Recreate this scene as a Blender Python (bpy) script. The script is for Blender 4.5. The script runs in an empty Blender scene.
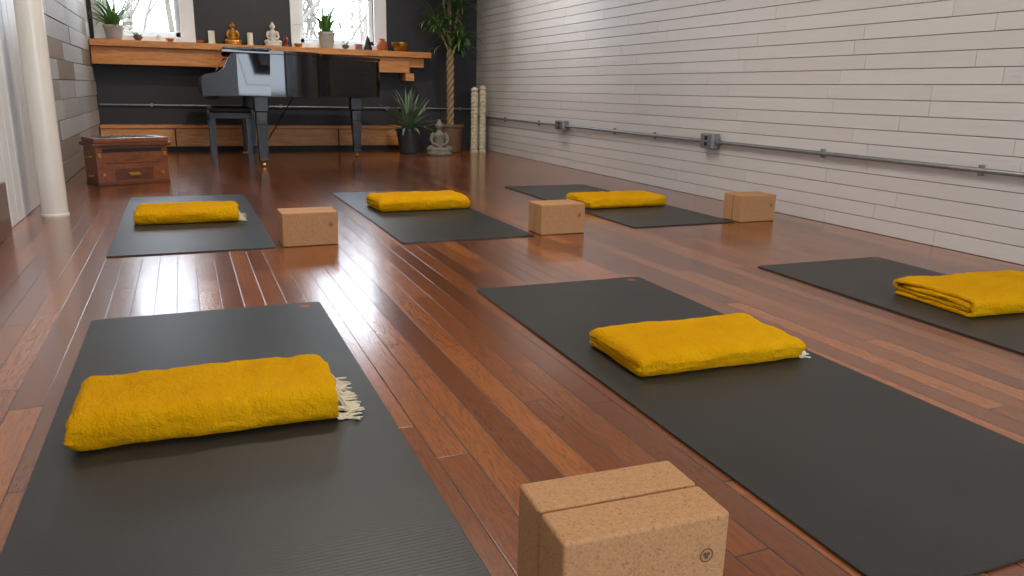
import bpy, bmesh, math, random
from math import sin, cos, pi, radians
from mathutils import Vector, Matrix, noise as mn
random.seed(7)
scene = bpy.context.scene

# ------------------------------------------------------------------ helpers
def L(r, g, b, a=1.0):
    def c(v):
        v /= 255.0
        return v/12.92 if v <= 0.04045 else ((v+0.055)/1.055)**2.4
    return (c(r), c(g), c(b), a)

class NT:
    def __init__(s, name):
        s.m = bpy.data.materials.new(name); s.m.use_nodes = True
        s.t = s.m.node_tree; s.n = s.t.nodes; s.l = s.t.links
        s.n.clear()
        s.out = s.n.new('ShaderNodeOutputMaterial')
        s.b = s.n.new('ShaderNodeBsdfPrincipled')
        s.l.new(s.b.outputs[0], s.out.inputs[0])
    def new(s, t, **k):
        n = s.n.new(t)
        for a, v in k.items(): setattr(n, a, v)
        return n
    def link(s, a, b): s.l.new(a, b)
    def val(s, sock, v):
        if hasattr(v, 'is_output'): s.l.new(v, sock)
        else: sock.default_value = v
    def math(s, op, a, b=None, c=None, clamp=False):
        n = s.n.new('ShaderNodeMath'); n.operation = op; n.use_clamp = clamp
        s.val(n.inputs[0], a)
        if b is not None: s.val(n.inputs[1], b)
        if c is not None: s.val(n.inputs[2], c)
        return n.outputs[0]
    def mix(s, f, a, b, blend='MIX'):
        n = s.n.new('ShaderNodeMix'); n.data_type = 'RGBA'; n.blend_type = blend
        s.val(n.inputs[0], f); s.val(n.inputs[6], a); s.val(n.inputs[7], b)
        return n.outputs[2]
    def noise(s, vec, scale, detail=3, rough=.5, dist=0):
        n = s.n.new('ShaderNodeTexNoise')
        if vec is not None: s.l.new(vec, n.inputs['Vector'])
        n.inputs['Scale'].default_value = scale; n.inputs['Detail'].default_value = detail
        n.inputs['Roughness'].default_value = rough; n.inputs['Distortion'].default_value = dist
        return n.outputs['Fac']
    def ramp(s, f, stops):
        n = s.n.new('ShaderNodeValToRGB'); s.l.new(f, n.inputs[0])
        e = n.color_ramp.elements
        while len(e) < len(stops): e.new(0.5)
        for i, (p, c) in enumerate(stops): e[i].position = p; e[i].color = c
        return n.outputs[0]
    def coord(s, kind='Object'):
        return s.n.new('ShaderNodeTexCoord').outputs[kind]
    def scalevec(s, vec, sc):
        n = s.n.new('ShaderNodeMapping'); s.l.new(vec, n.inputs[0]); n.inputs['Scale'].default_value = sc
        return n.outputs[0]
    def bump(s, h, strength=.3, dist=.01, normal=None):
        n = s.n.new('ShaderNodeBump'); s.l.new(h, n.inputs['Height'])
        n.inputs['Strength'].default_value = strength; n.inputs['Distance'].default_value = dist
        if normal is not None: s.l.new(normal, n.inputs['Normal'])
        return n.outputs[0]
    def set(s, **k):
        for a, v in k.items():
            s.val(s.b.inputs[a.replace('_', ' ')], v)

def simple(name, col, rough=.5, metal=0, var=.12, scale=8, bump=0, bscale=60, bdist=.003, coat=0, spec=.5, stretch=(1,1,1)):
    t = NT(name); co = t.scalevec(t.coord(), stretch)
    nz = t.noise(co, scale, 4)
    dark = tuple(c*(1-var) for c in col[:3])+(1,); lite = tuple(min(1, c*(1+var)) for c in col[:3])+(1,)
    t.set(Base_Color=t.ramp(nz, [(.3, dark), (.7, lite)]), Roughness=rough, Metallic=metal)
    t.b.inputs['Coat Weight'].default_value = coat; t.b.inputs['Coat Roughness'].default_value = .05
    t.b.inputs['Specular IOR Level'].default_value = spec
    if bump: t.set(Normal=t.bump(t.noise(co, bscale, 4), bump, bdist))
    return t.m

def woodmat(name, c1, c2, rough=.5, axis='x', grain=18, coat=0):
    t = NT(name); st = {'x': (1, 9, 9), 'y': (9, 1, 9), 'z': (9, 9, 1)}[axis]
    co = t.scalevec(t.coord(), st)
    g = t.noise(co, grain/6, 5, .6, 1.2)
    g2 = t.noise(co, grain, 3, .6)
    f = t.math('MULTIPLY_ADD', g2, .35, t.math('MULTIPLY', g, .65))
    t.set(Base_Color=t.ramp(f, [(.32, c1), (.66, c2)]), Roughness=rough)
    t.b.inputs['Coat Weight'].default_value = coat
    t.set(Normal=t.bump(g2, .15, .002))
    return t.m

class MB:
    def __init__(s): s.bm = bmesh.new(); s.mats = []; s.M = Matrix.Identity(4); s.wn = False
    def mi(s, m):
        if m not in s.mats: s.mats.append(m)
        return s.mats.index(m)
    def _fin(s, faces, m):
        i = s.mi(m)
        for f in faces: f.material_index = i; f.smooth = True
    def poly(s, vs, fs, m):
        bv = [s.bm.verts.new(s.M @ Vector(v)) for v in vs]; out = []
        for f in fs:
            try: out.append(s.bm.faces.new([bv[i] for i in f]))
            except ValueError: pass
        s._fin(out, m); return bv, out
    def merge(s, b2, m, X=None):
        X = s.M @ (X or Matrix.Identity(4))
        mp = {}
        for v in b2.verts: mp[v] = s.bm.verts.new(X @ v.co)
        fs = []
        for f in b2.faces:
            try: fs.append(s.bm.faces.new([mp[v] for v in f.verts]))
            except ValueError: pass
        s._fin(fs, m); b2.free()
    def box(s, c, d, m, bev=.004, rz=0, X=None, seg=2):
        b = bmesh.new(); bmesh.ops.create_cube(b, size=1); s.wn = True
        for v in b.verts: v.co = Vector((v.co.x*d[0], v.co.y*d[1], v.co.z*d[2]))
        if bev > 0: bmesh.ops.bevel(b, geom=list(b.edges), offset=min(bev, min(d)*.45), segments=seg, affect='EDGES', profile=.5)
        T = Matrix.Translation(Vector(c)) @ Matrix.Rotation(rz, 4, 'Z')
        if X is not None: T = T @ X
        s.merge(b, m, T)
    def bb(s, x0, x1, y0, y1, z0, z1, m, bev=.004):
        s.box(((x0+x1)/2, (y0+y1)/2, (z0+z1)/2), (abs(x1-x0), abs(y1-y0), abs(z1-z0)), m, bev)
    def sph(s, c, r, m, seg=20, rot=None):
        b = bmesh.new(); bmesh.ops.create_uvsphere(b, u_segments=seg, v_segments=max(8, seg//2+2), radius=1)
        r = (r, r, r) if isinstance(r, (int, float)) else r
        T = Matrix.Translation(Vector(c))
        if rot is not None: T = T @ rot
        T = T @ Matrix.Diagonal((r[0], r[1], r[2], 1))
        s.merge(b, m, T)
    def lathe(s, prof, c, m, seg=28, cap=True):
        vs = []; fs = []; n = len(prof)
        for (r, z) in prof:
            for k in range(seg):
                a = 2*pi*k/seg; vs.append((c[0]+r*cos(a), c[1]+r*sin(a), c[2]+z))
        for i in range(n-1):
            for k in range(seg):
                k2 = (k+1) % seg
                fs.append((i*seg+k, i*seg+k2, (i+1)*seg+k2, (i+1)*seg+k))
        if cap:
            fs.append(tuple(range(seg))[::-1]); fs.append(tuple((n-1)*seg+k for k in range(seg)))
        s.poly(vs, fs, m)
    def tube(s, pts, r, m, seg=8, cap=True):
        pts = [Vector(p) for p in pts]; n = len(pts)
        rs = r if isinstance(r, (list, tuple)) else [r]*n
        vs = []; fs = []
        t0 = (pts[1]-pts[0]).normalized()
        up = Vector((0, 0, 1)) if abs(t0.z) < .9 else Vector((1, 0, 0))
        nrm = t0.cross(up).normalized()
        for i, p in enumerate(pts):
            t = (pts[min(i+1, n-1)]-pts[max(i-1, 0)]).normalized()
            nrm = (nrm - t*nrm.dot(t)).normalized(); bn = t.cross(nrm)
            for k in range(seg):
                a = 2*pi*k/seg; vs.append(p+(nrm*cos(a)+bn*sin(a))*rs[i])
        for i in range(n-1):
            for k in range(seg):
                k2 = (k+1) % seg
                fs.append((i*seg+k, i*seg+k2, (i+1)*seg+k2, (i+1)*seg+k))
        if cap:
            fs.append(tuple(range(seg))[::-1]); fs.append(tuple((n-1)*seg+k for k in range(seg)))
        s.poly(vs, fs, m)
    def extr(s, pl, z0, z1, m, bev=0):
        b = bmesh.new(); s.wn = True
        lo = [b.verts.new((x, y, z0)) for x, y in pl]; hi = [b.verts.new((x, y, z1)) for x, y in pl]
        n = len(pl); b.faces.new(lo[::-1]); top = b.faces.new(hi)
        for i in range(n): b.faces.new((lo[i], lo[(i+1) % n], hi[(i+1) % n], hi[i]))
        if bev:
            es = [e for e in b.edges if abs(e.verts[0].co.z-e.verts[1].co.z) < 1e-6]
            bmesh.ops.bevel(b, geom=es, offset=bev, segments=2, affect='EDGES', profile=.5)
        s.merge(b, m)
    def blade(s, base, az, el, ln, w, droop, m, n=7, fold=.25, ymax=99, xmin=-99):
        vs = []; fs = []; p = Vector(base); e = el
        side = Vector((-sin(az), cos(az), 0))
        for i in range(n):
            t = i/(n-1)
            d = Vector((cos(az)*cos(e), sin(az)*cos(e), sin(e)))
            upv = Vector((-cos(az)*sin(e), -sin(az)*sin(e), cos(e)))
            ww = w*(sin(pi*min(1, .18+t*.82))**.7)*(1 if t < .98 else .05)/2
            vs += [p-side*ww+upv*ww*fold, p-upv*ww*fold*.3, p+side*ww+upv*ww*fold]
            p = p+d*ln/(n-1); e -= droop/(n-1)*(0.5+t)
        for i in range(n-1):
            a = i*3
            fs += [(a, a+1, a+4, a+3), (a+1, a+2, a+5, a+4)]
        for v in vs:
            if v.y > ymax: v.y = ymax-.15*(v.y-ymax)
            if v.x < xmin: v.x = xmin+.15*(xmin-v.x)
        s.poly(vs, fs, m)
    def done(s, name, loc=(0, 0, 0), ang=38, parent=None):
        bmesh.ops.recalc_face_normals(s.bm, faces=list(s.bm.faces))
        me = bpy.data.meshes.new(name)
        for v in s.bm.verts: v.co -= Vector(loc)
        s.bm.to_mesh(me); s.bm.free()
        for m in s.mats: me.materials.append(m)
        me.set_sharp_from_angle(angle=radians(ang))
        o = bpy.data.objects.new(name, me); o.location = loc
        scene.collection.objects.link(o)
        if s.wn:
            md = o.modifiers.new('wn', 'WEIGHTED_NORMAL'); md.keep_sharp = True; md.weight = 90
        if parent: o.parent = parent
        return o

# ------------------------------------------------------------------ materials
def floor_material():
    t = NT('hardwood_floor'); g = t.n.new('ShaderNodeNewGeometry').outputs['Position']
    sp = t.new('ShaderNodeSeparateXYZ'); t.link(g, sp.inputs[0])
    w, ln = .066, .95
    X = t.math('DIVIDE', sp.outputs[0], w); row = t.math('FLOOR', X); fx = t.math('FRACT', X)
    wn = t.new('ShaderNodeTexWhiteNoise', noise_dimensions='1D'); t.link(row, wn.inputs['W'])
    Y = t.math('MULTIPLY_ADD', wn.outputs['Value'], 13.7, t.math('DIVIDE', sp.outputs[1], ln))
    pl = t.math('FLOOR', Y); fy = t.math('FRACT', Y)
    cb = t.new('ShaderNodeCombineXYZ'); t.link(row, cb.inputs[0]); t.link(pl, cb.inputs[1])
    w2 = t.new('ShaderNodeTexWhiteNoise', noise_dimensions='2D'); t.link(cb.outputs[0], w2.inputs['Vector'])
    rnd = w2.outputs['Value']; sc = t.new('ShaderNodeSeparateColor'); t.link(w2.outputs['Color'], sc.inputs[0])
    gv = t.new('ShaderNodeCombineXYZ')
    t.link(t.math('MULTIPLY_ADD', rnd, 37.0, t.math('MULTIPLY', sp.outputs[0], 26.0)), gv.inputs[0])
    t.link(t.math('MULTIPLY_ADD', sc.outputs[1], 11.0, t.math('MULTIPLY', sp.outputs[1], 2.2)), gv.inputs[1])
    n1 = t.noise(gv.outputs[0], 1.6, 4, .6, 1.6)
    gv2 = t.scalevec(gv.outputs[0], (6, 2.5, 1)); n2 = t.noise(gv2, 3, 2, .6)
    wv = t.math('SINE', t.math('MULTIPLY', n1, 42.0)); wv = t.math('MULTIPLY_ADD', wv, .5, .5)
    base = t.ramp(rnd, [(0, L(104, 54, 24)), (.35, L(128, 68, 30)), (.7, L(150, 83, 38)), (1, L(176, 104, 50))])
    c = t.mix(t.math('MULTIPLY', t.math('POWER', wv, 2.0), .45), base, L(78, 38, 17))
    c = t.mix(t.math('MULTIPLY', n2, .32), c, L(96, 50, 23))
    ex = t.math('MINIMUM', fx, t.math('SUBTRACT', 1.0, fx)); ey = t.math('MINIMUM', fy, t.math('SUBTRACT', 1.0, fy))
    gx = t.math('DIVIDE', ex, .034, clamp=True); gy = t.math('DIVIDE', ey, .0028, clamp=True)
    gap = t.math('MULTIPLY', gx, gy)
    c = t.mix(t.math('SUBTRACT', 1.0, gap), c, L(20, 9, 5))
    tilt = t.math('MULTIPLY', t.math('SUBTRACT', fx, .5), t.math('SUBTRACT', sc.outputs[0], .5))
    tilt2 = t.math('MULTIPLY', t.math('SUBTRACT', fy, .5), t.math('SUBTRACT', sc.outputs[2], .5))
    h = t.math('MULTIPLY_ADD', tilt, 1.3, t.math('MULTIPLY', gap, .5))
    h = t.math('MULTIPLY_ADD', tilt2, 2.6, h)
    h = t.math('MULTIPLY_ADD', n2, .08, h)
    und = t.noise(g, 9, 2); h = t.math('MULTIPLY_ADD', und, 1.0, h)
    rg = t.math('MULTIPLY_ADD', n2, .08, .21)
    t.set(Base_Color=c, Roughness=rg, Normal=t.bump(h, .8, .0012))
    t.b.inputs['Specular IOR Level'].default_value = .55
    t.b.inputs['Coat Weight'].default_value = .5; t.b.inputs['Coat Roughness'].default_value = .15
    return t.m

def yoga_mat_material():
    t = NT('rubber_mat'); g = t.n.new('ShaderNodeNewGeometry').outputs['Position']
    sp = t.new('ShaderNodeSeparateXYZ'); t.link(g, sp.inputs[0])
    rib = t.math('SINE', t.math('MULTIPLY', sp.outputs[1], 2*pi/.0085))
    n = t.noise(g, 3, 3); n2 = t.noise(g, 400, 2)
    c = t.ramp(n, [(.3, L(37, 38, 37)), (.7, L(44, 45, 44))])
    h = t.math('MULTIPLY_ADD', n2, 1.4, rib)
    t.set(Base_Color=c, Roughness=.43, Normal=t.bump(h, .08, .0008))
    return t.m

def cork_material():
    t = NT('cork'); co = t.coord()
    v = t.new('ShaderNodeTexVoronoi'); t.link(co, v.inputs['Vector']); v.inputs['Scale'].default_value = 330
    sc = t.new('ShaderNodeSeparateColor'); t.link(v.outputs['Color'], sc.inputs[0])
    n = t.noise(co, 14, 3); n2 = t.noise(co, 200, 4, .7)
    c = t.ramp(sc.outputs[0], [(0, L(148, 104, 66)), (.12, L(174, 126, 82)), (.6, L(184, 137, 90)), (1, L(193, 148, 102))])
    c = t.mix(t.math('MULTIPLY', n2, .35), c, L(164, 116, 74))
    c = t.mix(t.math('MULTIPLY', n, .25), c, L(190, 142, 96))
    t.set(Base_Color=c, Roughness=.75, Normal=t.bump(n2, .2, .0015))
    return t.m

def blanket_material():
    t = NT('yellow_cotton'); co = t.coord()
    n = t.noise(co, 7, 3); fz = t.noise(co, 190, 3, .7); wv = t.noise(t.scalevec(co, (1, .6, 1)), 70, 2)
    c = t.ramp(n, [(.25, L(238, 168, 6)), (.75, L(255, 192, 16))])
    c = t.mix(t.math('MULTIPLY', fz, .35), c, L(214, 138, 4))
    h = t.math('ADD', fz, t.math('MULTIPLY', wv, 1.3))
    t.set(Base_Color=c, Roughness=.95, Normal=t.bump(h, 1.0, .010))
    t.b.inputs['Sheen Weight'].default_value = .2; t.b.inputs['Sheen Roughness'].default_value = .5
    t.b.inputs['Sheen Tint'].default_value = L(255, 205, 50)
    t.b.inputs['Specular IOR Level'].default_value = .05
    return t.m

M_floor = floor_material(); M_mat = yoga_mat_material(); M_cork = cork_material(); M_blk = blanket_material()
M_logo = simple('mat_logo_print', L(168, 96, 72), .6)
M_stamp = simple('block_stamp', L(92, 72, 54), .7)
M_fringe = simple('cream_yarn', L(226, 214, 184), .9)
def painted(name, ca, cb, rough):
    t = NT(name); g = t.n.new('ShaderNodeNewGeometry'); p = g.outputs['Position']
    isl = g.outputs['Random Per Island']
    base = t.ramp(isl, [(0, ca), (1, cb)])
    n = t.noise(p, 2.5, 4); n2 = t.noise(t.scalevec(p, (30, 5, 30)), 1.8, 4); n3 = t.noise(p, 45, 3)
    c = t.mix(t.math('MULTIPLY', n, .2), base, tuple(x*.8 for x in ca[:3])+(1,))
    h = t.math('MULTIPLY_ADD', n3, .25, t.math('ADD', n2, t.math('MULTIPLY', n, .8)))
    t.set(Base_Color=c, Roughness=rough, Normal=t.bump(h, .45, .005))
    return t.m
M_ship = painted('painted_shiplap', L(212, 208, 205), L(219, 215, 212), .4)
M_gap = simple('shiplap_gap', L(124, 120, 116), .8)
def leftwood():
    t = NT('weathered_planks'); g = t.n.new('ShaderNodeNewGeometry'); p = g.outputs['Position']
    base = t.ramp(g.outputs['Random Per Island'], [(0, L(206, 206, 206)), (.6, L(180, 178, 174)), (.88, L(158, 142, 126)), (1, L(136, 108, 82))])
    n2 = t.noise(t.scalevec(p, (30, 4, 30)), 1.5, 4)
    c = t.mix(t.math('MULTIPLY', n2, .3), base, L(130, 112, 96))
    t.set(Base_Color=c, Roughness=.6, Normal=t.bump(n2, .4, .004)); return t.m
M_leftwood = leftwood()
M_white = simple('white_paint', L(232, 234, 236), .4, var=.03)
M_cream = simple('cream_enamel', L(230, 225, 214), .3, var=.03)
M_char = simple('charcoal_wall', L(43, 43, 47), .6, var=.08, scale=3, bump=.1, bscale=80)
M_ceil = simple('ceiling_paint', L(204, 198, 188), .8, var=.03)
M_plain = simple('front_wall_paint', L(176, 172, 166), .7, var=.05)
M_beam = woodmat('fir_beam', L(172, 102, 48), L(228, 158, 90), .5, 'x')
M_beam2 = woodmat('pine_bench', L(176, 110, 56), L(228, 162, 94), .5, 'x')
M_steel = simple('galvanized_steel', L(146, 148, 150), .4, .7, var=.1, scale=20)
M_dark = simple('dark_slot', L(18, 18, 20), .6)
M_piano = simple('ebony_lacquer', L(6, 6, 8), .07, var=.02, coat=.12, spec=.42)
M_pleg = simple('ebony_satin', L(8, 8, 9), .35, var=.02)
M_ivory = simple('ivory_keys', L(230, 226, 214), .3, var=.02)
M_brass = simple('brass', L(196, 150, 70), .28, .95, var=.1)
M_leather = simple('black_leather', L(16, 16, 18), .45, bump=.2, bscale=120)
M_harm = woodmat('rosewood', L(94, 48, 26), L(152, 86, 48), .35, 'x', coat=.3)
M_harm2 = woodmat('rosewood_dark', L(66, 33, 19), L(112, 62, 36), .35, 'x', coat=.3)
M_leafA = simple('dracaena_leaf', L(74, 104, 48), .45, var=.35, scale=5)
M_leafB = simple('spiky_leaf', L(112, 134, 108), .45, var=.3, scale=6)
M_leafC = simple('fern_leaf', L(88, 132, 56), .5, var=.3, scale=9)
M_trunk = simple('braided_bark', L(150, 126, 92), .8, var=.2, scale=20, bump=.4, bscale=60)
M_potd = simple('charcoal_pot', L(52, 52, 56), .5)
M_potb = simple('clay_pot_brown', L(104, 78, 58), .6, var=.15)
M_potw = simple('stoneware_pot', L(176, 170, 160), .5, var=.1)
M_terra = simple('terracotta', L(168, 92, 52), .7)
M_soil = simple('soil', L(48, 34, 24), .95, bump=.6, bscale=80)
M_stone = simple('grey_stone', L(120, 116, 104), .8, var=.2, scale=14, bump=.4, bscale=60)
M_gold = simple('gilt_bronze', L(196, 140, 60), .35, .7, var=.2)
M_marble = simple('white_resin', L(214, 204, 190), .5, var=.06)
M_wax = simple('candle_wax', L(230, 222, 204), .5, var=.03)
M_pole = simple('carved_pale_wood', L(192, 184, 156), .7, var=.4, scale=26, bump=.5, bscale=40)
M_bark = simple('tree_bark', L(96, 88, 82), .9)
M_grass = simple('lawn', L(120, 128, 92), .95, var=.3, scale=.4)
M_glassjar = simple('blue_glaze', L(60, 84, 110), .2)
M_red = simple('red_lacquer', L(140, 40, 30), .3)
def glass():
    t = NT('window_glass'); tr = t.new('ShaderNodeBsdfTransparent'); gl = t.new('ShaderNodeBsdfGlossy')
    gl.inputs['Roughness'].default_value = .02
    mx = t.new('ShaderNodeMixShader'); mx.inputs[0].default_value = .06
    t.link(tr.outputs[0], mx.inputs[1]); t.link(gl.outputs[0], mx.inputs[2]); t.link(mx.outputs[0], t.out.inputs[0])
    return t.m
M_glass = glass()

# ------------------------------------------------------------------ room
XL, XR, YB, YF, ZC = -.82, 3.325, 9.0, -3.0, 3.0
m = MB(); m.bb(XL-.3, XR+.3, YF-.3, YB+.3, -.2, 0, M_floor, 0); m.done('floor')
m = MB(); m.bb(XL-.3, XR+.3, YF-.3, YB+.3, ZC, ZC+.15, M_ceil, 0); m.done('ceiling', (0, 0, ZC))
# right wall : painted shiplap boards
m = MB(); m.bb(XR, XR+.15, YF, YB+.15, 0, ZC, M_gap, 0)
bh = .076; z = 0; rr = random.Random(3)
while z < ZC-.001:
    y = YF + rr.uniform(-1.2, 0); h = min(bh, ZC-z)
    while y < YB:
        ln = rr.uniform(.6, 1.3); y0 = max(y, YF+.001); y1 = min(y+ln, YB-.001)
        if y1-y0 > .02:
            m.bb(XR-.009-rr.uniform(0, .0015), XR+.002, y0+.0006, y1-.0006, z+.0016, z+h-.0016, M_ship, .0026)
        y += ln
    z += bh
m.done('wall_right')
# left wall
m = MB(); m.bb(XL-.15, XL, YF, YB+.15, 0, ZC, M_white, 0)
y = YF
while y < 5.3:      # bright vertical panelling
    m.bb(XL-.002, XL+.022, y+.002, min(y+.145, 5.34)-.002, .0, ZC-.001, M_white, .006); y += .148
m.bb(XL-.002, XL+.03, 5.34, 5.46, 0, ZC-.001, M_white, .006)
z = 0
while z < ZC-.001:
    y = 5.46 + rr.uniform(-1, 0); h = min(.14, ZC-z)
    while y < YB:
        ln = rr.uniform(.7, 1.6); y0 = max(y, 5.465); y1 = min(y+ln, YB-.001)
        if y1-y0 > .02: m.bb(XL-.002, XL+.016+rr.uniform(0, .008), y0+.002, y1-.002, z+.002, z+h-.002, M_leftwood, .003)
        y += ln
    z += .14
m.done('wall_left')
m = MB(); m.bb(XL+.022, XL+.05, YF+.01, 4.08, 0, .24, M_harm2, .005); m.done('baseboard_left')
# walls with openings
WL = (-.66, .04, 1.15, 2.42); WR = (1.25, 2.07, 1.15, 2.42); WF = (.7, 3.0, .5, 2.3)
m = MB()
def wp(x0, x1, z0, z1): m.bb(x0, x1, YB, YB+.15, z0, z1, M_char, 0)
wp(XL, XR, 0, WL[2]); wp(XL, XR, WL[3], ZC)
wp(XL, WL[0], WL[2], WL[3]); wp(WL[1], WR[0], WL[2], WL[3]); wp(WR[1], XR, WL[2], WL[3])
m.done('wall_back')
m = MB()
def wq(x0, x1, z0, z1): m.bb(x0, x1, YF-.15, YF, z0, z1, M_plain, 0)
wq(XL, XR, 0, WF[2]); wq(XL, XR, WF[3], ZC); wq(XL, WF[0], WF[2], WF[3]); wq(WF[1], XR, WF[2], WF[3])
m.done('wall_front')
def window(n, op, y0, sg):
    a, b, c, d = op; tr = .12; m = MB()
    def q(x0, x1, ya, yb, z0, z1, mt=M_white, bev=.004):
        m.bb(x0, x1, min(y0+sg*ya, y0+sg*yb), max(y0+sg*ya, y0+sg*yb), z0, z1, mt, bev)
    q(a-.10, a+.002, -.03, -.001, c-.05, d+tr); q(b-.002, b+.14, -.03, -.001, c-.05, d+tr)
    q(a-.10, b+.14, -.035, -.001, d, d+tr); q(a-.10, b+.14, -.06, -.001, c-.04, c+.008)
    q(a+.001, b-.001, -.001, .14, c+.001, c+.008)
    for x0, x1 in ((a+.001, a+.05), (b-.05, b-.001)): q(x0, x1, .04, .09, c+.009, d-.001)
    for z0 in (c+.009, d-.051, (c+d)/2-.02): q(a+.001, b-.001, .04, .09, z0, z0+.05)
    q((a+b)/2-.009, (a+b)/2+.009, .055, .075, (c+d)/2, d-.01, M_white, .002)
    q(a+.03, b-.03, .063, .067, c+.03, d-.03, M_glass, 0)
    m.done('window_%d' % n, ((a+b)/2, y0, c))
window(1, WL, YB, 1); window(2, WR, YB, 1); window(3, WF, YF, -1)

# long wooden shelf with brackets
m = MB()
m.bb(XL+.03, 2.66, 8.70, 8.938, 1.035, 1.098, M_beam, .006)
m.bb(XL+.03, 2.42, 8.76, 8.90, .865, 1.033, M_beam, .006)
m.bb(XL+.03, 2.42, 8.90, 8.996, .90, 1.03, M_beam2, .004)
for x in (.35, 2.36):
    m.bb(x, x+.1, 8.72, 8.996, .78, .862, M_beam2, .005)
m.bb(2.42, 2.6, 8.80, 8.996, .93, 1.033, M_beam2, .005)
m.done('wall_shelf', (1, 8.85, .9))
# low pine plank bench/baseboard along back wall
m = MB()
m.bb(XL+.03, 2.32, 8.86, 8.996, .05, .235, M_beam2, .004)
m.bb(XL+.03, 2.34, 8.84, 8.996, .238, .272, M_beam, .004)
m.bb(XL+.03, 2.32, 8.90, 8.996, 0, .05, M_dark, 0)
for x in (-.1, .75, 1.6): m.bb(x, x+.012, 8.852, 8.862, .055, .235, M_dark, 0)
m.done('baseboard_back', (1, 8.9, 0))
# conduits
m = MB(); m.tube([(XL+.04, 8.975, .47), (3.26, 8.975, .47)], .011, M_steel, 10)
for x in (-.3, 1.0, 2.2, 3.1): m.box((x, 8.98, .47), (.02, .03, .04), M_steel, .003)
m.done('electrical_conduit', (1.2, 8.975, .47))
m = MB(); XC = 3.285
m.tube([(XC, 8.94, .47), (XC, 8.93, .41), (XC, 8.88, .386), (XC, 6.6, .386)], .011, M_steel, 10)
m.tube([(XC, 6.5, .386), (XC, -2.98, .386)], .0125, M_steel, 10)
for yy in (8.0, 7.1, 5.6, 5.0, 3.3, 2.35, 1.2): m.box((XC+.008, yy, .386), (.02, .022, .05), M_steel, .003)
def ebox(y, w, h):
    m.box((XC-.009, y, .39), (.056, w, h), M_steel, .006)
    m.box((XC-.039, y, .39), (.008, w*.92, h*.92), M_steel, .003)
    for dz in (-.02, .02):
        m.box((XC-.0435, y, .39+dz), (.003, .03, .026), M_dark, .004)
    for sgn in (-1, 1): m.tube([(XC, y+sgn*w/2, .386), (XC, y+sgn*(w/2+.03), .386)], .019, M_steel, 12)
ebox(6.55, .17, .085); ebox(4.30, .135, .10)
m.done('electrical_conduit', (XC, 5, .386))
# column
m = MB(); m.lathe([(.066, 0), (.066, .01), (.062, .014), (.062, ZC-.001)], (-.665, 4.60, 0), M_cream, 36); m.done('support_column', (-.665, 4.60, 0))

# ------------------------------------------------------------------ yoga mats
def yoga_mat(x, y, rot, logo=True):
    m = MB(); W, Ln, T = .66, 1.80, .006
    m.M = Matrix.Translation((x, y, 0)) @ Matrix.Rotation(rot, 4, 'Z')
    r = .012; pl = []
    for cx, cy, a0 in ((W-r, -r, 0), (r, -r, 90), (r, -Ln+r, 180), (W-r, -Ln+r, 270)):
        for k in range(4): a = radians(a0+k*30); pl.append((cx+r*cos(a), cy+r*sin(a)))
    m.extr(pl, .0003, T, M_mat, .0015)
    if logo:
        m.poly([(W-.055+.017*cos(2*pi*k/20), -.045+.013*sin(2*pi*k/20), T+.0004) for k in range(20)], [tuple(range(20))], M_logo)
    return m.done('yoga_mat', (x, y, 0))
MATS = [(-.297, 2.451, -.003), (.905, 2.439, -.018), (2.145, 2.434, -.026), (-.340, 5.189, .004), (.869, 5.125, .006), (2.141, 5.192, .003)]
for a in MATS: yoga_mat(*a)

# ------------------------------------------------------------------ blocks (pairs)
def block(cx, cy, rot, stamp=True):
    m = MB(); W, D, H = .243, .0765, .15
    m.M = Matrix.Translation((cx, cy, 0)) @ Matrix.Rotation(rot, 4, 'Z')
    m.box((0, 0, H/2+.0005), (W, D, H), M_cork, .006, seg=3)
    if stamp:
        n = 24; r = .0105; c = (W/2-.033, .092)
        vs = [(c[0]+r*cos(2*pi*k/n), -D/2-.0005, c[1]+r*sin(2*pi*k/n)) for k in range(n)]
        vs += [(c[0]+r*.8*cos(2*pi*k/n), -D/2-.0005, c[1]+r*.8*sin(2*pi*k/n)) for k in range(n)]
        m.poly(vs, [(k, (k+1) % n, n+(k+1) % n, n+k) for k in range(n)], M_stamp)
        for k in range(3):
            a = 2*pi*k/3+.5
            m.poly([(c[0]+r*.3*cos(a)+r*.28*cos(2*pi*j/10), -D/2-.0006, c[1]+r*.3*sin(a)+r*.28*sin(2*pi*j/10)) for j in range(10)], [tuple(range(10))], M_stamp)
    return m.done('cork_yoga_block', (cx, cy, 0))
def pair(cx, cy, rot):    # cx,cy = centre of the pair
    for sg in (-1, 1):
        o = .0403*sg; block(cx-sin(rot)*o, cy+cos(rot)*o, rot, sg < 0)
pair(.511, .797, -.05)
pair(.478, 3.48, .02); pair(1.70, 3.42, .0); pair(2.95, 3.46, -.0)

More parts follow.
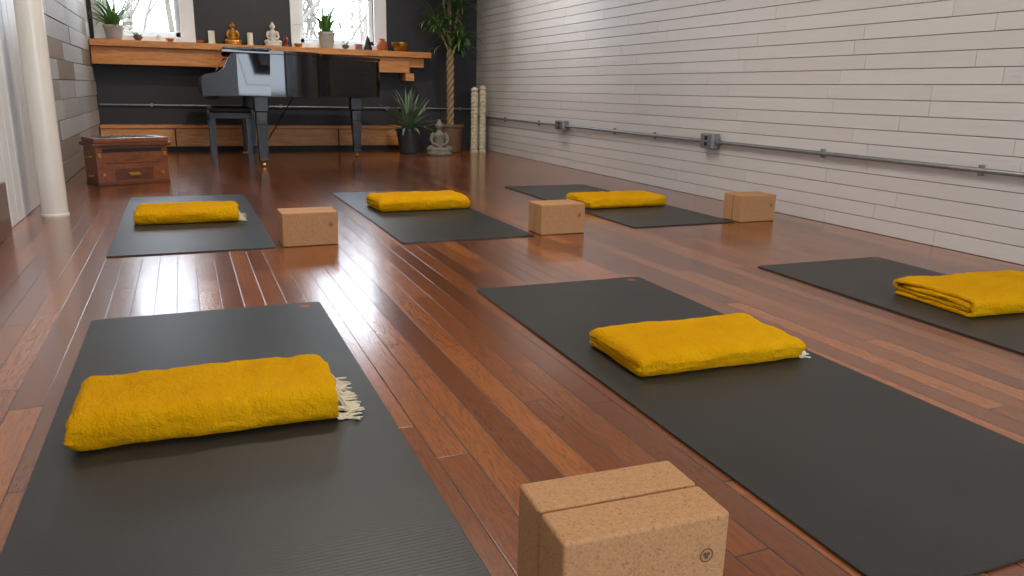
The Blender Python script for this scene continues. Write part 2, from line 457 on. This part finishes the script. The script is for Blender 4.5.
# ------------------------------------------------------------------ blankets
def blanket(cx, cy, rot, Lx, D, H, seed, fringe=0, z0=.0065, closed=(1, 0), soft=1.0):
    rg = random.Random(seed); n = 4; lt = H/n; hw = D/2
    path = []
    def seg(a, b, k, cnt):
        for i in range(cnt): t = i/(cnt-1); path.append((a+(b-a)*t, (k+.5)*lt))
    def arc(x, zc, r, front, up, cnt=9):
        for i in range(1, cnt-1):
            a = pi*i/(cnt-1)
            zz = zc-(r*cos(a)) if up else zc+(r*cos(a))
            path.append((x+(-1 if front else 1)*r*sin(a), zz))
    R1 = 1.5*lt
    seg(hw-.004, -hw+R1, 0, 22); arc(-hw+R1, 2*lt, R1, True, True, 13)
    seg(-hw+R1, hw-lt, 3, 30); arc(hw-lt, 2.5*lt, lt, False, False, 10)
    seg(hw-lt, -hw+R1+.002, 1, 14); arc(-hw+R1+.002, 2*lt, lt*.5, True, True, 7)
    seg(-hw+R1+.002, hw-lt-.02, 2, 12)
    P = [Vector((a, b)) for a, b in path]
    N = len(P); nr = []
    for i in range(N):
        t = (P[min(i+1, N-1)]-P[max(i-1, 0)])
        if t.length < 1e-9: t = Vector((1, 0))
        t.normalize(); nr.append(Vector((-t.y, t.x)))
    M = 110; vs = []; ring = 2*N
    xo = [mn.noise(Vector((i*.09, seed*3.1, 0)))*.012 for i in range(N)]
    Rc = H*.34
    for j in range(M+1):
        u = .5-.5*cos(pi*j/M); u = .5*u+.5*(j/M); e = min(u, 1-u)*Lx
        isc = closed[0] if u < .5 else closed[1]
        th = lt*.5*(.99 if e > .009 else (.5+.49*math.sqrt(max(0, 1-(1-e/.009)**2))))
        pinch = 1.0
        if isc and e < Rc: pinch = .42+.58*math.sqrt(max(0, 1-(1-e/Rc)**2))
        for sgn in (1, -1):
            idxs = range(N) if sgn == 1 else range(N-1, -1, -1)
            for i in idxs:
                q = P[i]+nr[i]*th*sgn
                x = (u-.5)*(Lx+xo[i]*2*(0 if isc else 1))
                s, zz = q.x, q.y
                hf = zz/H
                zz = H*.5+(zz-H*.5)*pinch
                s *= 1-.03*(1-pinch)
                # a soft crease runs along the front fold and along the top layer
                cr = math.exp(-((hf-.5)/.10)**2)*(.0035 if s < -hw+.02 else 0)
                tp = .0025*math.exp(-((s-hw*.45+.01*sin(x*9+seed))/.006)**2)*(1 if hf > .8 else 0)
                sag = 1 - .05*abs(2*s/D)**3*(1 if s > 0 else .5) + soft*(.08*mn.noise(Vector((x*6, s*5, seed)))+.055*mn.noise(Vector((x*20, s*16, seed+5)))+.03*mn.noise(Vector((x*50, s*40, seed+7))))
                sag -= .05*(max(0, 1-e/.05))**2
                s2 = s + cr + .010*mn.noise(Vector((x*5, hf*2, seed+9))) * (1 if s < 0 else 1.3)
                s2 += .004*mn.noise(Vector((x*22, hf*9, seed+2)))
                x2 = x + .006*mn.noise(Vector((s*12, hf*6, seed+11)))
                vs.append((x2, s2, max(.0004, zz*sag-tp)))
    fs = []
    for j in range(M):
        for i in range(ring):
            i2 = (i+1) % ring
            fs.append((j*ring+i, j*ring+i2, (j+1)*ring+i2, (j+1)*ring+i))
    for j in (0, M):
        for i in range(N-1):
            a = j*ring
            fs.append((a+i, a+i+1, a+ring-2-i, a+ring-1-i))
    m = MB(); m.M = Matrix.Translation((cx, cy, z0)) @ Matrix.Rotation(rot, 4, 'Z')
    m.poly(vs, fs, M_blk)
    if fringe:
        cnt, s0, s1, fl = fringe
        for k in range(cnt):
            s = s0+(s1-s0)*(k+.5)/cnt+rg.uniform(-.006, .006); zt = rg.choice([.5, 1.5, 2.5, 3.4])*lt*.9
            for q in range(3):
                L1 = fl*rg.uniform(.7, 1.15); az = rg.uniform(-.7, .45); pts = []
                ph = rg.uniform(0, 6)
                for i in range(8):
                    t = i/7
                    pts.append((Lx/2-.006+cos(az)*L1*t, s+sin(az)*L1*t+.003*sin(t*9+ph), max(.0022+.002*q, zt*(1-t*1.6)+.002*sin(t*11+ph))))
                m.tube(pts, [.0022]*6+[.0026, .0014], M_fringe, 5)
    return m.done('folded_blanket', (cx, cy, 0), ang=60)
blanket(.003, 1.622, -.02, .50, .25, .078, 1, (24, -.12, .11, .06))
blanket(1.230, 1.605, -.035, .50, .27, .060, 2, (6, -.13, -.075, .045), soft=.7)
blanket(2.578, 1.715, -.09, .55, .33, .066, 3, closed=(0, 0))
blanket(-.02, 4.25, -.01, .49, .29, .075, 4, (12, -.12, .10, .045))
blanket(1.245, 4.36, .03, .55, .30, .080, 5, closed=(1, 1))
blanket(2.485, 4.16, .03, .56, .30, .070, 6, closed=(1, 1))

# ------------------------------------------------------------------ grand piano
def spline(pts, n=6):
    out = []
    for i in range(len(pts)-1):
        p0 = Vector(pts[max(i-1, 0)]); p1 = Vector(pts[i]); p2 = Vector(pts[i+1]); p3 = Vector(pts[min(i+2, len(pts)-1)])
        for k in range(n):
            t = k/n
            out.append(tuple(.5*((2*p1)+(p2-p0)*t+(2*p0-5*p1+4*p2-p3)*t*t+(3*p1-p0-3*p2+p3)*t**3)))
    out.append(pts[-1]); return out
side = spline([(.70, 6.93), (.86, 6.935), (1.00, 6.965), (1.11, 7.08), (1.22, 7.30), (1.36, 7.50), (1.56, 7.62), (1.74, 7.72), (1.85, 7.87), (1.89, 8.04), (1.85, 8.2), (1.73, 8.32), (1.5, 8.37)], 8)
outline = [(.44, 6.93)]+side+[(.44, 8.37)]
m = MB()
m.extr(outline, .60, .945, M_piano, .004)
ctr = Vector((1.0, 7.65))
lid = [(.33, 6.915)]+[tuple(Vector(p)+(Vector(p)-ctr).normalized()*.014) for p in side]+[(.33, 8.385)]
m.extr(lid, .950, .976, M_piano, .005)
m.bb(.335, .72, 6.918, 8.382, .9775, .992, M_piano, .004)
for y0, y1 in ((6.93, 7.01), (8.29, 8.37)):
    prof = [(.16, .60), (.44, .60), (.44, .945), (.40, .94), (.37, .90), (.34, .83), (.29, .79), (.20, .775), (.165, .755), (.155, .70)]
    vs = [(x, y0, z) for x, z in prof]+[(x, y1, z) for x, z in prof]; k = len(prof)
    m.poly(vs, [tuple(range(k)), tuple(range(2*k-1, k-1, -1))]+[(i, (i+1) % k, k+(i+1) % k, k+i) for i in range(k)], M_pleg)
m.bb(.17, .46, 7.01, 8.29, .60, .67, M_piano, .004)
m.bb(.165, .20, 7.01, 8.29, .64, .70, M_piano, .004)
for i in range(44):
    y = 7.05+i*.0272; m.bb(.205, .355, y, y+.0255, .68, .716, M_ivory, .001)
for i in range(44):
    if i % 7 in (0, 1, 3, 4, 5):
        y = 7.05+i*.0272+.0195; m.bb(.26, .355, y, y+.012, .716, .729, M_piano, .001)
m.bb(.355, .44, 7.01, 8.29, .67, .90, M_piano, .01)
m.bb(.46, .60, 7.2, 8.1, .993, 1.006, M_piano, .003)
def leg(x, y):
    for a, z0, z1 in ((.12, .47, .60), (.10, .36, .47)): m.box((x, y, (z0+z1)/2), (a, a, z1-z0), M_pleg, .01)
    b = bmesh.new(); bmesh.ops.create_cone(b, cap_ends=True, segments=4, radius1=.046, radius2=.066, depth=.32)
    m.merge(b, M_pleg, Matrix.Translation((x, y, .21)) @ Matrix.Rotation(pi/4, 4, 'Z'))
    m.box((x, y, .062), (.076, .076, .03), M_pleg, .006)
    m.tube([(x, y, .055), (x, y, .03)], .010, M_brass, 10)
    m.tube([(x-.012, y, .019), (x+.012, y, .019)], .019, M_brass, 18)
leg(.62, 7.05); leg(.62, 8.24); leg(1.62, 7.93)
for y in (7.57, 7.73): m.tube([(.66, y, .60), (.64, y, .12)], .014, M_pleg, 10)
m.box((.63, 7.65, .10), (.12, .26, .05), M_pleg, .008)
for y in (7.59, 7.65, 7.71): m.box((.54, y, .075), (.11, .022, .008), M_brass, .003)
m.tube([(.98, 7.65, .60), (.68, 7.65, .13)], .006, M_pleg, 8)
m.done('grand_piano', (1.0, 7.65, 0), 30)
# bench
m = MB(); bx0, bx1, by0, by1 = .20, .56, 7.25, 7.92
m.bb(bx0, bx1, by0, by1, .40, .455, M_leather, .006)
m.bb(bx0+.005, bx1-.005, by0+.005, by1-.005, .455, .50, M_leather, .02)
for x in (bx0+.03, bx1-.03):
    for y in (by0+.03, by1-.03):
        b = bmesh.new(); bmesh.ops.create_cone(b, cap_ends=True, segments=4, radius1=.024, radius2=.034, depth=.40)
        m.merge(b, M_pleg, Matrix.Translation((x, y, .2005)) @ Matrix.Rotation(pi/4, 4, 'Z'))
m.done('piano_bench', (.38, 7.58, 0), 30)

# ------------------------------------------------------------------ harmonium
m = MB(); m.M = Matrix.Translation((-.57, 5.84, 0)) @ Matrix.Rotation(radians(22), 4, 'Z')
w, d = .49, .27
m.bb(.005, w-.005, .01, d, .0, .02, M_harm2, .004)
m.bb(.008, w-.008, .012, d-.002, .02, .262, M_harm, .004)
m.bb(-.012, w+.012, -.012, d+.015, .262, .288, M_harm2, .006)
m.bb(.0, w, .0, d, .288, .322, M_harm, .006)
for i in range(9): m.bb(.06+i*.04, .085+i*.04, .03, d-.03, .3225, .326, M_dark, .001)
m.bb(.05, w-.05, .008, .014, .225, .25, M_dark, 0)
m.bb(.06, w-.06, .009, .014, .148, .152, M_dark, 0)
m.bb(.12, w-.12, .006, .014, .035, .115, M_harm2, .003)
m.bb(.21, w-.21, .000, .008, .062, .086, M_brass, .003)
m.tube([(.20, .004, .085), (.21, -.014, .07), (.28, -.014, .07), (.29, .004, .085)], .004, M_brass, 8)
for x in (.03, w-.03): m.box((x, .006, .205), (.02, .012, .03), M_brass, .003)
for x in (.05, w-.05): m.box((x, .010, .075), (.016, .012, .02), M_brass, .003)
for z in (.07, .2): m.tube([(.0+.02, .09, z), (-.012+.0, .10, z-.01), (-.012, .16, z-.01), (.02, .17, z)], .004, M_brass, 8)
m.done('harmonium', (-.4, 6.05, 0))

# ------------------------------------------------------------------ plants
def pot(m, c, r0, r1, h, mt, rim=.012):
    m.lathe([(r0*.92, 0), (r0, .008), (r1, h-.03), (r1+rim, h-.026), (r1+rim, h), (r1-.006, h), (r1-.012, h-.03)], c, mt, 32, cap=False)
    m.poly([(c[0]+(r1-.01)*cos(2*pi*k/24), c[1]+(r1-.01)*sin(2*pi*k/24), c[2]+h-.028) for k in range(24)], [tuple(range(24))], M_soil)
    m.poly([(c[0]+r0*.92*cos(2*pi*k/24), c[1]+r0*.92*sin(2*pi*k/24), c[2]) for k in range(24)], [tuple(range(24))], mt)
rg = random.Random(11)
m = MB(); c = (2.29, 8.33, 0); pot(m, c, .11, .145, .27, M_potd)
for i in range(100):
    m.blade((c[0]+rg.uniform(-.03, .03), c[1]+rg.uniform(-.03, .03), .25), rg.uniform(0, 2*pi), rg.uniform(.15, 1.5), rg.uniform(.26, .50), .03, rg.uniform(.1, 1.0), M_leafB)
m.done('spiky_potted_plant', c)
m = MB(); c = (2.80, 8.44, 0); pot(m, c, .12, .145, .31, M_potb)
for k in range(3):
    m.tube([(c[0]+.024*cos(t*.55+k*2.09), c[1]+.024*sin(t*.55+k*2.09), .27+t*.02) for t in range(42)], .02, M_trunk, 8)
tops = []
for k in range(9):
    a = k*2*pi/9+.3; q = .10+.09*(k % 2); zt = 1.15+.09*((k*4) % 9)
    pts = [(c[0]+cos(a)*q*t, c[1]+sin(a)*q*t*.7, 1.06+(zt-1.06)*t) for t in (0, .35, .7, 1)]
    m.tube(pts, [.012, .010, .009, .007], M_trunk, 7); tops.append(pts[-1])
tops += [(c[0], c[1], 1.15), (c[0]-.03, c[1], 1.42), (c[0]+.04, c[1], 1.75)]
for tp in tops:
    for i in range(34):
        m.blade((tp[0], tp[1], tp[2]-rg.uniform(0, .08)), rg.uniform(0, 2*pi), rg.uniform(.1, 1.35), rg.uniform(.18, .34), .026, rg.uniform(.9, 2.6), M_leafA, ymax=8.93)
m.done('tall_braided_dracaena', c)
def shelf_plant(x, y, z, r, h, mt, leaf, n, ln, name, sp=.03):
    m = MB(); pot(m, (x, y, z), r*.75, r, h, mt, .006)
    for i in range(n):
        m.blade((x+rg.uniform(-sp, sp), y+rg.uniform(-sp, sp), z+h-.03), rg.uniform(0, 2*pi), rg.uniform(.4, 1.5), rg.uniform(ln*.5, ln), .024, rg.uniform(.4, 1.8), leaf, ymax=8.925, xmin=-.77)
    m.done(name, (x, y, z))
ZS = 1.0985
shelf_plant(-.57, 8.80, ZS, .09, .14, M_potw, M_leafC, 60, .42, 'leafy_potted_plant')
shelf_plant(-.36, 8.80, ZS, .035, .05, M_potb, M_leafC, 16, .10, 'small_succulent', .01)
shelf_plant(1.50, 8.80, ZS, .09, .17, M_potw, M_leafC, 50, .42, 'leafy_potted_plant')
shelf_plant(1.70, 8.78, ZS, .03, .045, M_glassjar, M_leafC, 14, .10, 'small_succulent', .01)

# ------------------------------------------------------------------ statues
def buddha(name, x, y, z, h, mt, rz=0, base=True, vox=.011):
    m = MB(); dz = .10 if base else 0
    if base: m.lathe([(.33, 0), (.36, .02), (.36, .08), (.33, .11)], (0, 0, 0), mt, 28)
    o = dz-.01
    m.sph((0, 0, o+.09), (.27, .2, .09), mt)
    for s in (-1, 1):
        m.tube([(s*.08, .05, o+.11), (s*.22, -.03, o+.11), (s*.30, -.07, o+.09), (s*.20, -.17, o+.075), (0, -.20, o+.08), (-s*.1, -.17, o+.10)], [.10, .10, .085, .075, .06, .045], mt, 12)
        m.tube([(s*.13, .03, o+.52), (s*.20, .03, o+.47), (s*.235, .0, o+.34), (s*.20, -.08, o+.25), (s*.04, -.16, o+.19)], [.075, .07, .055, .045, .04], mt, 12)
        m.sph((s*.10, .0, o+.74), (.02, .03, .06), mt, 12)
    m.tube([(0, .03, o+.08), (0, .04, o+.2), (0, .03, o+.36), (0, .03, o+.5), (0, .02, o+.58), (0, .01, o+.66)], [.17, .145, .145, .16, .09, .055], mt, 16)
    m.sph((0, 0, o+.75), (.098, .105, .125), mt); m.sph((0, .015, o+.875), (.055, .055, .055), mt)
    m.sph((0, -.103, o+.735), (.014, .018, .03), mt, 10); m.sph((0, -.155, o+.17), (.07, .05, .03), mt)
    for v in m.bm.verts: v.co = v.co*(h/(.93+dz))
    ob = m.done(name, (0, 0, 0)); ob.location = (x, y, z); ob.rotation_euler = (0, 0, rz)
    md = ob.modifiers.new('r', 'REMESH'); md.mode = 'VOXEL'; md.voxel_size = vox*h; md.use_smooth_shade = True
    sm = ob.modifiers.new('s', 'SMOOTH'); sm.iterations = 2; sm.factor = .5
    return ob
buddha('stone_buddha_statue', 2.53, 8.0, 0, .385, M_stone, -.2)
buddha('gilded_buddha_statuette', .54, 8.82, ZS, .235, M_gold)
buddha('white_buddha_statuette', .94, 8.82, ZS, .25, M_marble)
# carved poles
for x, y, h in ((3.04, 8.30, .73), (3.15, 8.33, .75)):
    m = MB(); pr = [(.045, 0), (.045, .02)]
    n = 16
    for i in range(n):
        z0 = .03+i*(h-.10)/n; pr += [(.036, z0), (.041, z0+.012), (.041, z0+.026), (.037, z0+.036)]
    pr += [(.03, h-.055), (.042, h-.04), (.036, h-.02), (.018, h-.006), (.004, h)]
    m.lathe(pr, (x, y, 0), M_pole, 20); m.done('carved_wooden_totem', (x, y, 0))

# ------------------------------------------------------------------ small shelf things
def candle(x, y, r, h):
    m = MB(); m.lathe([(r*1.35, 0), (r*1.35, .008), (r*1.02, .012), (r, .013), (r, h-.004), (r*.85, h), (.003, h-.003)], (x, y, ZS), M_wax, 20)
    m.tube([(x, y, ZS+h-.004), (x+.002, y, ZS+h+.012)], .0015, M_dark, 5); m.done('pillar_candle', (x, y, ZS))
candle(.33, 8.82, .032, .13); candle(.71, 8.84, .03, .13); candle(-.17, 8.8, .022, .06)
def bowl(x, y, r, h, mt, nm):
    m = MB(); m.lathe([(r*.4, 0), (r*.75, h*.22), (r*.97, h*.6), (r, h), (r*.94, h), (r*.9, h*.6), (r*.68, h*.28), (.002, h*.12)], (x, y, ZS), mt, 28, cap=False); m.done(nm, (x, y, ZS))
bowl(2.33, 8.82, .10, .10, M_brass, 'singing_bowl'); bowl(1.20, 8.80, .045, .04, M_brass, 'singing_bowl')
bowl(-.07, 8.79, .04, .035, M_brass, 'small_offering_bowl'); bowl(.22, 8.8, .035, .03, M_terra, 'small_offering_bowl')
m = MB(); m.lathe([(.05, 0), (.048, .02), (.03, .08), (.012, .14), (.003, .16)], (1.96, 8.83, ZS), M_dark, 16); m.done('incense_cone_holder', (1.96, 8.83, ZS))
m = MB(); m.lathe([(.04, 0), (.055, .02), (.062, .06), (.045, .1), (.03, .115), (.034, .13), (.028, .13), (.025, .11)], (2.12, 8.83, ZS), M_terra, 20); m.done('terracotta_vase', (2.12, 8.83, ZS))
m = MB(); m.lathe([(.02, 0), (.022, .015), (.012, .03), (.02, .06), (.024, .08), (.008, .1)], (1.07, 8.79, ZS), M_red, 14); m.done('prayer_bell', (1.07, 8.79, ZS))
m = MB(); m.bb(1.82, 1.89, 8.8, 8.86, ZS, ZS+.05, M_harm, .004); m.bb(1.815, 1.895, 8.795, 8.865, ZS+.051, ZS+.062, M_harm2, .003); m.done('trinket_box', (1.855, 8.83, ZS))

# ------------------------------------------------------------------ outside
m = MB(); m.bb(-30, 34, YB+.6, 60, -1.3, -1.2, M_grass, 0); m.done('lawn', (0, 30, -1.25))
def tree(x, y, h, sd):
    r = random.Random(sd); m = MB()
    def br(p, d, ln, rad, dep):
        pts = [p]; q = p; dd = d
        for i in range(4):
            dd = (dd+Vector((r.uniform(-.15, .15), r.uniform(-.15, .15), r.uniform(-.05, .12)))).normalized(); q = q+dd*ln/4; pts.append(q)
        m.tube(pts, [rad, rad*.9, rad*.8, rad*.7, rad*.6], M_bark, 5, cap=False)
        if dep > 0:
            for k in range(4 if dep > 1 else 3):
                s = pts[r.choice([2, 3, 4])]
                nd = (dd+Vector((r.uniform(-1, 1), r.uniform(-1, 1), r.uniform(0, .7)))*.85).normalized()
                br(s, nd, ln*r.uniform(.5, .75), rad*.5, dep-1)
    br(Vector((x, y, -1.195)), Vector((0, 0, 1)), h*.5, h*.015, 4)
    for v in m.bm.verts: v.co.z = max(v.co.z, -1.195)
    m.done('bare_tree', (x, y, -1.195))
for i, (x, y, h) in enumerate([(-1.6, 18, 6.5), (.1, 23, 8), (1.9, 20, 7), (3.4, 20, 6.5), (4.9, 24, 8), (-3.5, 25, 8), (3.0, 27, 8), (-.9, 21, 7)]): tree(x, y, h, i+20)

# ------------------------------------------------------------------ lights
def area(name, loc, rot, sx, sy, e, col, portal=False):
    l = bpy.data.lights.new(name, 'AREA'); l.shape = 'RECTANGLE'; l.size = sx; l.size_y = sy; l.energy = e; l.color = col
    o = bpy.data.objects.new(name, l); o.location = loc; o.rotation_euler = rot; scene.collection.objects.link(o)
    if portal: l.cycles.is_portal = True
    return o
for a, b, c, d in (WL, WR):
    area('window_portal', ((a+b)/2, YB+.16, (c+d)/2), (radians(-90), 0, 0), b-a, d-c, 0, (1, 1, 1), True)
a, b, c, d = WF; area('window_portal', ((a+b)/2, YF-.16, (c+d)/2), (radians(90), 0, 0), b-a, d-c, 0, (1, 1, 1), True)
M_fix = simple('fill_panel_white', L(230, 230, 230), .5)
for i, (x, y, e) in enumerate([(1.0, 1.2, 24), (.9, 3.8, 50)]):  # warm overhead light assumed; panels unseen, added as interior fill
    m = MB(); m.bb(x-.7, x+.7, y-.2, y+.2, ZC-.05, ZC-.001, M_fix, .005); m.done('ceiling_fill', (x, y, ZC-.03))
    area('ceiling_fill_lamp', (x, y, ZC-.055), (0, 0, 0), 1.3, .34, e, (1, .91, .80))
for x, y, tx, ty, tz, e in ((2.2, 6.6, 3.3, 7.2, .9, 85), (1.2, 6.4, .8, 8.9, .6, 135), (.4, 5.6, -.8, 6.6, 1.0, 45)):  # first spot gives right-wall glow; unseen other two added to brighten back and left
    m = MB(); m.tube([(x, y, ZC-.001), (x, y, ZC-.12)], .012, M_dark, 8)
    dv = (Vector((tx, ty, tz))-Vector((x, y, ZC-.15))).normalized()
    p = Vector((x, y, ZC-.15)); m.tube([p-dv*.06, p+dv*.05], [.035, .045], M_dark, 16); m.done('ceiling_spot_and_fill', (x, y, ZC-.1))
    l = bpy.data.lights.new('spot_and_fill_lamp', 'SPOT'); l.energy = e; l.spot_size = radians(95); l.spot_blend = .9; l.color = (1, .88, .75); l.shadow_soft_size = .04
    o = bpy.data.objects.new('spot_and_fill_lamp', l); o.location = p+dv*.07; o.rotation_euler = dv.to_track_quat('-Z', 'Y').to_euler(); scene.collection.objects.link(o)

w = bpy.data.worlds.new('World'); scene.world = w; w.use_nodes = True
bg = w.node_tree.nodes['Background']; bg.inputs[0].default_value = (.78, .88, 1.0, 1); bg.inputs[1].default_value = 13.0

# ------------------------------------------------------------------ camera
cam = bpy.data.cameras.new('camera'); co = bpy.data.objects.new('camera', cam); scene.collection.objects.link(co)
cam.sensor_width = 36; cam.lens = 758.8/1024*36; cam.clip_start = .02
Rm = Matrix.Rotation(-radians(23.167), 4, 'Z') @ Matrix.Rotation(pi/2-radians(14.489), 4, 'X') @ Matrix.Rotation(radians(1.263), 4, 'Z')
co.matrix_world = Matrix.Translation((0, 0, .6835)) @ Rm
scene.camera = co
scene.view_settings.view_transform = 'Standard'
